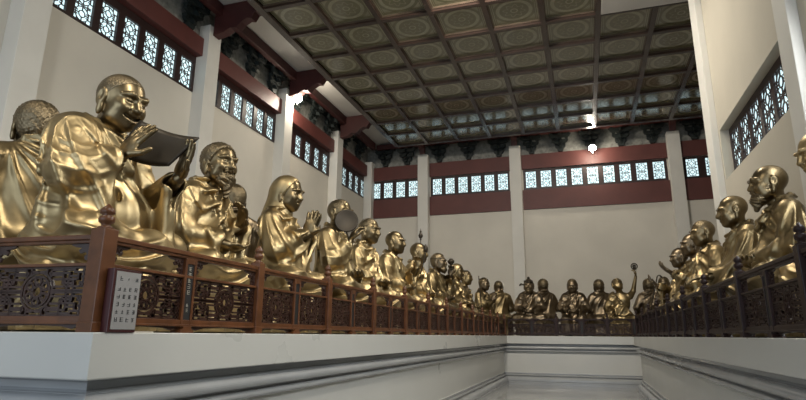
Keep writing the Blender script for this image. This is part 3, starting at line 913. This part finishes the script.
    if False:
        fine_ = np.sin(t1 * 58 + warp * 1.7 + 9 * Y) * w1 + np.sin(t2 * 66 + warp * 1.9) * w2 + np.sin(2*pi/.06 * d3 + warp * 2) * w3
        g.F -= (.0018 * fine_ * fold).astype(np.float32)
    g.F -= (am * (val - .3)).astype(np.float32)
    # robe keeps clear of the floor of the plinth and of the collar edge
    g.F = np.maximum(g.F, (0.012 - Z).astype(np.float32))
    if bare:
        q = -1 if bare == 'R' else 1
        pl = (q * X * .80 + (Z - 1.30) * .60 - .05)      # diagonal edge leaving one shoulder bare
        g.F = np.maximum(g.F, pl.astype(np.float32))
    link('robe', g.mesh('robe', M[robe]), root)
    # collar band
    T = lambda x, y, z: hc + R @ (np.array([x, y, z]) * hs)
    # ---- hair, beard
    if hair in ('shaved', 'curly', 'short'):
        g = Field(hc - .36, hc + .36, h * .8)
        e_ = {'shaved': .004, 'curly': .022, 'short': .012}[hair]
        g.ell(T(0, .035, .055), (.170*hs + e_, .200*hs + e_, .184*hs + e_), R, 0)
        if hair != 'shaved':
            g.ell(T(0, .09, -.06), (.135 + e_, .11 + e_, .11), R, .04)
        r = tuple(slice(0, n) for n in g.F.shape); X, Y, Z = g.pts(r)
        x, y, z = [(X - hc[0]) * R[0][i] + (Y - hc[1]) * R[1][i] + (Z - hc[2]) * R[2][i] for i in range(3)]
        x, y, z = x / hs, y / hs, z / hs
        if hair == 'curly':
            g.F -= (.009 * np.sin(x * 115) * np.sin(y * 115 + 1) * np.sin(z * 115) + .004).astype(np.float32) if h < .014 else (.012 * np.sin(x * 60) * np.sin(y * 60 + 1) * np.sin(z * 60)).astype(np.float32)
        line = (-y - .03) * .8 - (z - .07) * .62 - .015 if hair == 'shaved' else (-y - .075) * .9 - (z - .08) * .42
        g.F = np.maximum(g.F, line.astype(np.float32))
        link('hair', g.mesh('hair', M['hair']), root)
    if hair == 'cowl':
        g = Field(hc - .52, hc + .42, h)
        g.ell(T(0, .05, .045), (.202*hs, .227*hs, .218*hs), R, 0); g.cap(T(0, .10, -.05), (0, .10, 1.55), .19, .24, .08)
        g.ell(T(0, -.06, -.03), (.168*hs, .26, .225*hs), R, .02, 'sub'); g.cap(T(0, -.20, -.02), T(0, -.35, -.25), .15, .2, .03, 'sub')
        g.ell(T(0, .03, .05), (.160*hs, .190*hs, .180*hs), R, .01, 'sub')
        link('hood', g.mesh('hood', M[robe]), root)
    if beard:
        L = beard
        g = Field(hc - [.28, .45, .45 + L], hc + [.28, .2, .1], h * .9)
        g.ell(T(0, -.13, -.20), (.125, .100, .09), R, .04)
        g.cap(T(0, -.15, -.21), T(0, -.17, -.24 - L), .082, .03, .03)
        for q in (-1, 1): g.cap(T(q*.125, -.03, -.06), T(q*.075, -.13, -.20), .035, .045, .03); g.cap(T(q*.015, -.195, -.088), T(q*.075, -.165, -.135), .016, .010, .01)
        g.ell(T(0, -.200, -.118), (.05, .03, .018), R, .01, 'sub')
        r = tuple(slice(0, n) for n in g.F.shape); X, Y, Z = g.pts(r)
        g.F -= (.012 * np.sin((X + .15 * np.sin(Z * 14)) * 75) * np.sin(Z * 24 + Y * 20)).astype(np.float32)
        link('beard', g.mesh('beard', M['hair']), root)
    # seat block under the robe
    m = MB(); m.lathe([(.42, 0.0), (.44, .04), (.40, .08), (.38, .30), (.34, .36)], 20, (0, .0, 0.0)); m.build('plinth', M['plinth'], root, True)
    if props: props(root, A, hc, R)
    return root

# ------------------------------------------------------------------ what some of them hold
def p_scroll(root, A, hc, R):
    """an unrolled double sheet held between the hands"""
    def sheet(off, bow):
        m = MB(); nU, nV = 14, 8
        a, b_, c, d = [Vector(v) for v in ((-.02, -.34, 1.79), (.12, -.82, 1.67), (.06, -.60, 1.40), (-.10, -.20, 1.47))]
        top = []; n = (b_ - a).cross(d - a).normalized()
        for i in range(nU + 1):
            for j in range(nV + 1):
                u, v = i / nU, j / nV
                p = (a.lerp(b_, u)).lerp(d.lerp(c, u), v) + n * (bow * sin(pi * u) + off)
                top.append(p)
        K = nV + 1; bot = [p - n * .008 for p in top]; N = len(top); fs = []
        for i in range(nU):
            for j in range(nV):
                q = i*K+j; fs.append((q, q+1, q+K+1, q+K)); fs.append((N+q, N+q+K, N+q+K+1, N+q+1))
        for i in range(nU):
            for j in (0, nV): q = i*K+j; fs.append((q, q+K, N+q+K, N+q))
        for j in range(nV):
            for i in (0, nU): q = i*K+j; fs.append((q, q+1, N+q+1, N+q))
        m.add(top + bot, fs); return m
    sheet(0, .085).build('scroll_sheet', M['prop'], root, True)
    sheet(.02, .10).build('scroll_sheet', M['prop'], root, True)
def p_fan(root, A, hc, R):
    w = Vector(A['R'][1]); c = Vector((-.20, -.27, 1.83)); n = Vector((-.86, -.45, .12)).normalized()
    u = n.orthogonal().normalized(); v = n.cross(u)
    m = MB(); seg = 28; P = []
    for k, (r_, o) in enumerate(((.01, .012), (.17, .010), (.185, .018), (.195, .0), (.185, -.018), (.17, -.010), (.01, -.012))):
        for i in range(seg): a = 2*pi*i/seg; P.append(c + (u*cos(a) + v*sin(a)*1.05) * r_ + n * o)
    fs = [(j*seg+i, j*seg+(i+1)%seg, (j+1)*seg+(i+1)%seg, (j+1)*seg+i) for j in range(6) for i in range(seg)] + [tuple(range(seg)), tuple(range(6*seg, 7*seg))[::-1]]
    m.add(P, fs); m.build('fan_leaf', M['prop'], root, True)
    m = MB(); m.tube([c + Vector((0, 0, -.18)), Vector((-.17, -.36, 1.42))], .014, 8); m.build('fan_handle', M['prop'], root, True)
def mk_staff(p0, p1, rad=.014, top=None, nm='staff'):
    def f(root, A, hc, R):
        m = MB(); a, b_ = Vector(p0), Vector(p1); m.tube([a, a.lerp(b_, .5), b_], rad, 8)
        d = (b_ - a).normalized()
        st = m.build(nm, M['prop'], root, True)
        if top == 'flame':
            m = MB(); q = b_
            rings = [(0.012, 0), (.030, .02), (.014, .04), (.045, .07), (.062, .12), (.045, .17), (.022, .20), (.034, .225), (.012, .27), (.003, .32)]
            m.lathe(rings, 10, tuple(q)); m.build('spearhead', M['prop'], st, True)
        if top == 'wheel':
            m = MB(); P = [b_ + Vector((.11*cos(t), 0.0, .11 + .11*sin(t))) for t in [i*2*pi/24 for i in range(25)]]; m.tube(P, .022, 8, cap=False)
            P = [b_ + Vector((.055*cos(t), 0.0, .11 + .055*sin(t))) for t in [i*2*pi/16 for i in range(17)]]; m.tube(P, .020, 8, cap=False)
            m.lathe([(.01, 0), (.05, .02), (.055, .06), (.03, .09), (.03, .13), (.05, .15), (.02, .18)], 10, tuple(b_))
            P = [b_ + Vector((-.09 + .02*t, 0, -.03 + .01 * math.sin(t*3))) for t in range(10)]; m.tube(P, .009, 6)
            m.build('jewelled_finial', M['prop'], st, True)
        if top == 'crook':
            m = MB(); P = [b_ + Vector((.17 * t, 0, .05 * sin(pi * t * 1.2))) for t in [i/8 for i in range(9)]]; m.tube(P, [.02]*5 + [.03]*4, 8); m.build('crook', M['prop'], st, True)
        if top == 'bud':
            m = MB(); m.lathe([(.01, 0), (.035, .02), (.055, .07), (.05, .12), (.02, .17), (.004, .19)], 12, tuple(b_)); m.build('lotus_bud', M['prop'], st, True)
    return f
def p_bowl(pos):
    def f(root, A, hc, R):
        m = MB(); m.lathe([(.03, 0), (.07, .02), (.10, .07), (.105, .11), (.095, .11), (.085, .07), (.02, .03)], 16, pos); m.build('bowl', M['prop'], root, True)
    return f
def p_vessel(pos):
    def f(root, A, hc, R):
        m = MB(); m.lathe([(.035, 0), (.05, .02), (.03, .06), (.035, .16), (.09, .22), (.10, .27), (.07, .29), (.05, .33)], 14, pos); m.build('incense_vessel', M['prop'], root, True)
    return f
def p_crown(root, A, hc, R):
    Rm_ = Matrix([list(r_) for r_ in R]); hcv = Vector(hc)
    m = MB(); seg = 20; P = []; prof = [(.178, .07), (.190, .085), (.186, .12), (.170, .15), (.10, .22), (.05, .27), (.055, .31), (.02, .35)]
    for r_, z in prof:
        for i in range(seg):
            a = 2*pi*i/seg; P.append(hcv + Rm_ @ Vector((r_*cos(a), .03 + r_*1.12*sin(a), z)))
    fs = [(j*seg+i, j*seg+(i+1)%seg, (j+1)*seg+(i+1)%seg, (j+1)*seg+i) for j in range(len(prof)-1) for i in range(seg)] + [tuple(range(seg))[::-1], tuple((len(prof)-1)*seg+i for i in range(seg))]
    m.add(P, fs)
    for i in range(5):
        a = -pi/2 + (i-2)*.45; c = hcv + Rm_ @ Vector((.19*cos(a), .03 + .215*sin(a), .14))
        t = Vector((cos(a), sin(a), 0)); m.obox(c, Rm_ @ Vector((-t.y, t.x, 0))*.035, Rm_ @ t*.012, Rm_ @ Vector((0, 0, .06)))
    cr = m.build('crown', M['prop'], root, True)
    m = MB(); m.tube([hcv + Rm_ @ Vector((-.19, 0, .02)), hcv + Rm_ @ Vector((-.30, 0, .05)), hcv + Rm_ @ Vector((-.38, 0, .0))], [.02, .05, .03], 8); m.build('crown_wing', M['prop'], cr, True)
def p_headband(root, A, hc, R):
    Rm_ = Matrix([list(r_) for r_ in R]); hcv = Vector(hc)
    m = MB(); P = [hcv + Rm_ @ Vector((.172*cos(t), .035 + .205*sin(t), .085)) for t in [i*2*pi/28 for i in range(29)]]
    m.tube(P, .020, 8, cap=False); m.build('headband', M['prop'], root, True)
def both(*fs):
    def f(*a):
        for q in fs: q(*a)
    return f

PT = 1.6005
def at(x, y): return (x, y, PT)
import time as _t; _t0 = _t.time()
# left row, from the nearest
statue('textured-haired statue at far left seen from behind, robe strap over its shoulder', at(-5.25, 3.95), 158, s=1.045, h=.0135, hair='curly',
       head=(-8, 6, 0), seed=1, robe='goldolive', shoulder=1.1, fold=.75, hoff=(0, -.02, -.02))
statue('laughing bald statue at left holding an open scroll in both raised hands', at(-4.02, 3.62), 12, s=1.03, h=.0105, hair='shaved', mouth='laugh',
       head=(-14, 14, 0), hoff=(0, -.05, -.03), fat=1.15, seed=2, brow=1.15, nose=1.15, vneck=.75, skin='goldskin', shoulder=1.25,
       arms={'R': ((-.50, -.10, 1.20), (-.20, -.33, 1.40), (.15, -.45, .80), (.85, -.3, -.1)),
             'L': ((.52, -.22, 1.12), (.16, -.64, 1.30), (-.1, -.30, .85), (-.7, .2, .5))}, handcurl=.12, props=p_scroll)
statue('statue with curly hair and long wavy beard, second in front behind the left railing', at(-4.25, 5.41), 6, s=1.0, h=.0125, hair='curly', beard=.16,
       head=(-18, 4, 0), hoff=(0, -.05, .0), seed=3, brow=1.2, mouth='laugh', vneck=1.0, shoulder=1.0,
       arms={'L': ((.46, -.12, 1.12), (.12, -.42, 1.26), (-.5, -.3, .6), (-.6, 0, .2))})
statue('dark statue with only its rounded head showing behind the curly bearded one', at(-5.18, 7.28), 150, s=1.03, h=.02, hair='short', seed=4, skin='golddark', robe='golddark')
statue('hooded statue with cowl over its head and palms held together, third along the left railing', at(-4.12, 6.95), 8, s=1.0, h=.0135, hair='cowl',
       head=(-6, 10, 0), seed=5, vneck=.9, 
       arms={'R': ((-.46, -.12, 1.12), (-.05, -.42, 1.38), (.0, -.25, 1), (1, 0, 0)), 'L': ((.46, -.12, 1.12), (.05, -.42, 1.38), (.0, -.25, 1), (-1, 0, 0))}, handcurl=.08)
statue('statue raising a round fan in front of its chin, fourth along the left railing', at(-3.95, 8.42), 4, s=1.0, h=.0145, hair='shaved',
       head=(-12, 6, 0), seed=6, arms={'R': ((-.46, -.12, 1.15), (-.22, -.36, 1.48), (.30, -.2, .9), (.6, -.6, .2))}, handcurl=.6, props=p_fan)
statue('bald statue in profile with large ring shaped ears, just right of the round fan', at(-4.05, 10.05), 0, s=1.0, h=.016, hair='shaved',
       head=(-8, 6, 0), seed=7, nose=1.2)
statue('bald statue looking right with a lotus bud stem raised in its hand', at(-4.0, 11.52), 0, s=1.0, h=.017, head=(0, 4, 0), seed=8,
       arms={'L': ((.44, -.2, 1.12), (.16, -.52, 1.42), (0, -.2, 1), (-1, 0, 0))}, handcurl=.8, props=mk_staff((.14, -.60, 1.2), (.12, -.74, 1.76), .013, 'bud', 'lotus_stem'))
statue('bald statue beside a tall spear with a flame shaped head, on the left side', at(-3.95, 13.2), 0, s=1.0, h=.019, head=(0, 6, 0), seed=9,
       props=mk_staff((.62, .05, .4), (.60, .05, 2.42), .013, 'flame', 'spear'))
statue('statue with a dark headband lifting a stemmed vessel up before its face', at(-4.0, 15.4), -4, s=1.02, h=.02, hair='short', head=(0, 2, 0), seed=10, skin='golddark', robe='goldolive', beard=.05,
       arms={'L': ((.44, -.25, 1.25), (.10, -.38, 1.64), (0, -.2, 1), (-1, 0, 0))}, handcurl=.8, props=both(p_headband, p_vessel((.06, -.42, 1.76))))
statue('small bright gold faced statue wearing a hood, right of the vessel lifter', at(-3.9, 17.5), -10, s=.99, h=.022, hair='cowl', head=(0, 8, 0), seed=11)
statue('bare chested statue with swept back hair sitting right of the gold hooded one', at(-4.12, 19.9), -4, s=1.02, h=.022, hair='short', head=(0, 6, 0), seed=12, skin='goldolive', robe='goldolive', bare='R',
       props=mk_staff((.05, -.60, .9), (.05, -.52, 2.05), .018, None, 'rod'))
statue('dark faced statue with clasped hands near the far left end of the aisle', at(-3.85, 22.2), -15, s=1.0, h=.022, hair='short', head=(0, 8, 0), seed=13, skin='golddark', robe='goldolive',
       arms={'R': ((-.44, -.15, 1.12), (-.06, -.42, 1.35), (.1, -.3, 1), (1, 0, 0)), 'L': ((.44, -.15, 1.12), (.06, -.42, 1.35), (-.1, -.3, 1), (-1, 0, 0))})
statue('hunched statue in an olive robe with its back turned at the far left corner', at(-3.40, 23.55), 112, s=1.0, h=.022, hair='shaved', head=(0, 16, 0), seed=14, skin='golddark', robe='goldolive', shoulder=1.15, fold=.6)
# far row
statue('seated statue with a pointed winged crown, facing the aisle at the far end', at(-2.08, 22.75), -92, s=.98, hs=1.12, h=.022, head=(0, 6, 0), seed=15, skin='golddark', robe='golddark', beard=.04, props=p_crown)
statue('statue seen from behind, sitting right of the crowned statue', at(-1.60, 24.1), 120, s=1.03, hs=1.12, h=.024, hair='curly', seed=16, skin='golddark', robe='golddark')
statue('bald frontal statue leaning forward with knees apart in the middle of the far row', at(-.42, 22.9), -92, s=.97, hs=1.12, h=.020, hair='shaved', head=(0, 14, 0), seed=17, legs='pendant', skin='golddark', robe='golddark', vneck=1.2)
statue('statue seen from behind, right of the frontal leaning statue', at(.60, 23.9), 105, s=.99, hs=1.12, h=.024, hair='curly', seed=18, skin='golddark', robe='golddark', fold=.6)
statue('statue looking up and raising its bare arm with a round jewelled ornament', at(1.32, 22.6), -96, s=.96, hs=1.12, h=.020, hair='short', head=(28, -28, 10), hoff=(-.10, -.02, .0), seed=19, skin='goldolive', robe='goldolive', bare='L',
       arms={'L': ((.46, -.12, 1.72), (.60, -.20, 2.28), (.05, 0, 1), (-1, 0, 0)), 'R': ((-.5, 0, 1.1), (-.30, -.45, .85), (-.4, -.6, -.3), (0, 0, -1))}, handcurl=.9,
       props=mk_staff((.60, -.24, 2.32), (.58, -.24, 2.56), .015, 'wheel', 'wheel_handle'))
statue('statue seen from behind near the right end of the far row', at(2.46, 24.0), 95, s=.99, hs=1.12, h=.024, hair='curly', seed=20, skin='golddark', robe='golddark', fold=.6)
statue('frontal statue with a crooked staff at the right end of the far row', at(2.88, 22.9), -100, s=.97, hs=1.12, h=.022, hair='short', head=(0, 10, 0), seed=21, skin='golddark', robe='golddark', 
       props=mk_staff((-.55, -.35, .9), (-.20, -.30, 2.26), .022, 'crook'))
# right row
statue('bald statue in a draped robe sixth along the right railing, face turned to the aisle', at(2.40, 15.25), 190, s=.97, h=.020, head=(0, 6, 0), seed=22, skin='golddark', robe='goldolive',
       arms={'R': ((-.44, -.2, 1.1), (-.2, -.62, 1.30), (-.3, -.6, .6), (0, 0, 1))})
statue('bald statue fifth along the right railing, mostly hidden behind the next one', at(2.42, 13.55), 190, s=1.0, h=.019, head=(0, 4, 0), seed=23, skin='golddark', robe='goldolive',
       arms={'L': ((.44, -.2, 1.1), (.2, -.62, 1.35), (0, -.7, .5), (0, 0, 1))})
statue('bald statue with a flat topped head fourth along the right railing, one knee raised', at(2.38, 12.05), 188, s=1.0, h=.0165, head=(0, 8, 0), seed=24, skin='goldskin', robe='goldolive', hair='shaved')
statue('broad bald statue third along the right railing, stretching its hand forward', at(2.46, 10.0), 183, s=1.0, h=.015, head=(-4, 8, 0), seed=25, skin='goldskin', robe='goldolive', nose=1.2, fold=.7, fat=1.05,
       arms={'L': ((.50, -.15, 1.02), (.22, -.60, .92), (0, -1, -.1), (0, 0, -1))})
statue('statue with a thick chin beard second along the right railing, upright in side view', at(2.44, 8.02), 178, s=.97, h=.0135, head=(0, 2, 0), seed=26, skin='goldskin', robe='goldolive', beard=.09, brow=1.3, vneck=.6)
statue('statue at the right edge of the photo showing only its leaning golden face', at(2.52, 6.35), 182, s=.91, h=.0135, head=(0, 14, 0), hoff=(0, -.1, 0), seed=27, skin='gold', robe='gold',
)
print('statues', round(_t.time() - _t0, 1), 's')

# ------------------------------------------------------------------ lamps
def spot_lamp(loc, target, label, power, size=pi*0.9):
    root = empty('spot_lamp', loc); tag(root, label, 'lamp')
    m = MB(); m.lathe([(0.06, -0.20), (0.12, -0.17), (0.17, 0.0), (0.19, 0.05), (0.185, 0.055)], 16); h = m.build('housing', M['lampbody'], root, True)
    d = (Vector(target) - Vector(loc)).normalized(); q = d.to_track_quat('Z', 'Y').to_euler(); h.rotation_euler = q
    m = MB(); m.lathe([(0.175, 0.050), (0.175, 0.065), (0.10, 0.10), (0.02, 0.115)], 16); m.build('bulb', M['bulb'], h, True)
    m = MB(); m.box((-0.02, -0.02, -0.3), (0.02, 0.02, -0.1)); m.build('mount', M['lampbody'], root)
    l = bpy.data.lights.new('lamp_light', 'POINT'); l.energy = power; l.color = (1, 0.90, 0.74); l.shadow_soft_size = 0.10
    lo = bpy.data.objects.new('lamp_light', l); COL.objects.link(lo); lo.parent = root
    lo.location = d * 0.32; lo.rotation_euler = d.to_track_quat('-Z', 'Y').to_euler()
    return root
spot_lamp((-10.72, 18.75, 11.05), (-4, 14, 3), 'bright spotlight mounted high beside the left wall column', 170)
spot_lamp((0.85, 27.25, 10.60), (0.6, 20, 3.0), 'bright spotlight mounted above the nine light window of the back wall', 110)
def area(name, loc, target, sx, sy, power, col):
    l = bpy.data.lights.new(name, 'AREA'); l.shape = 'RECTANGLE'; l.size = sx; l.size_y = sy; l.energy = power; l.color = col
    o = bpy.data.objects.new(name, l); COL.objects.link(o); o.location = loc
    o.rotation_euler = (Vector(target) - Vector(loc)).to_track_quat('-Z', 'Y').to_euler()
    return o
# added fill lights, set in the made-up openings behind the viewer
area('doorway_daylight', (-0.9, -8.0, 4.2), (-0.9, 0, 4.0), 4.8, 8.0, 210, (0.70, 0.84, 1.0))
area('doorway_daylight', (-7.0, -8.0, 4.2), (-7.0, 0, 4.0), 4.8, 8.0, 300, (0.70, 0.84, 1.0))
# added fill lights without fixtures, beneath the near, unseen part of the ceiling
def spot(name, loc, target, power, size, col, soft=0.25):
    l = bpy.data.lights.new(name, 'SPOT'); l.energy = power; l.color = col; l.spot_size = radians(size); l.spot_blend = 0.7; l.shadow_soft_size = soft
    o = bpy.data.objects.new(name, l); COL.objects.link(o); o.location = loc
    o.rotation_euler = (Vector(target) - Vector(loc)).to_track_quat('-Z', 'Y').to_euler()
spot('hall_lamp', (2.3, 1.0, 10.2), (-4.2, 6.5, 3.4), 2000, 62, (1.0, 0.94, 0.82))
area('hall_lamp', (-5.5, 0.0, 10.8), (-5.5, 9.0, 3.0), 0.8, 0.8, 170, (1.0, 0.93, 0.80))
area('hall_lamp', (0.6, 11.6, 10.9), (-4.0, 11.0, 2.5), 0.6, 0.6, 330, (1.0, 0.93, 0.80))
area('hall_lamp', (-2.0, 11.5, 10.9), (-1.0, 26.0, 4.5), 0.8, 0.8, 700, (1.0, 0.93, 0.82))

area('window_daylight', (3.0, 5.4, 5.45), (-4.5, 6.5, 1.5), 4.2, 0.9, 190, (0.93, 0.97, 1.0))  # added fill for the left side, set at the unseen right window
w = bpy.data.worlds.new('world'); S.world = w; w.use_nodes = True
bg = w.node_tree.nodes['Background']; bg.inputs[0].default_value = (0.75, 0.85, 1.0, 1); bg.inputs[1].default_value = 0.7

# ------------------------------------------------------------------ camera
cd = bpy.data.cameras.new('camera'); cam = bpy.data.objects.new('camera', cd); COL.objects.link(cam)
cd.sensor_fit = 'HORIZONTAL'; cd.sensor_width = 36.0; cd.lens = 552.0 / 806.0 * 36.0; cd.clip_start = 0.05; cd.clip_end = 200
Rm = Matrix.Rotation(radians(18.05), 3, 'Z') @ Matrix.Rotation(pi/2 + radians(13.73), 3, 'X') @ Matrix.Rotation(radians(0.473), 3, 'Z')
cam.matrix_world = Matrix.Translation((0, 0, 1.6)) @ Rm.to_4x4()
S.camera = cam
vs_ = S.view_settings; vs_.view_transform = 'Standard'; vs_.look = 'None'; vs_.gamma = 1.0; vs_.use_curve_mapping = False
vs_.exposure = 0.36
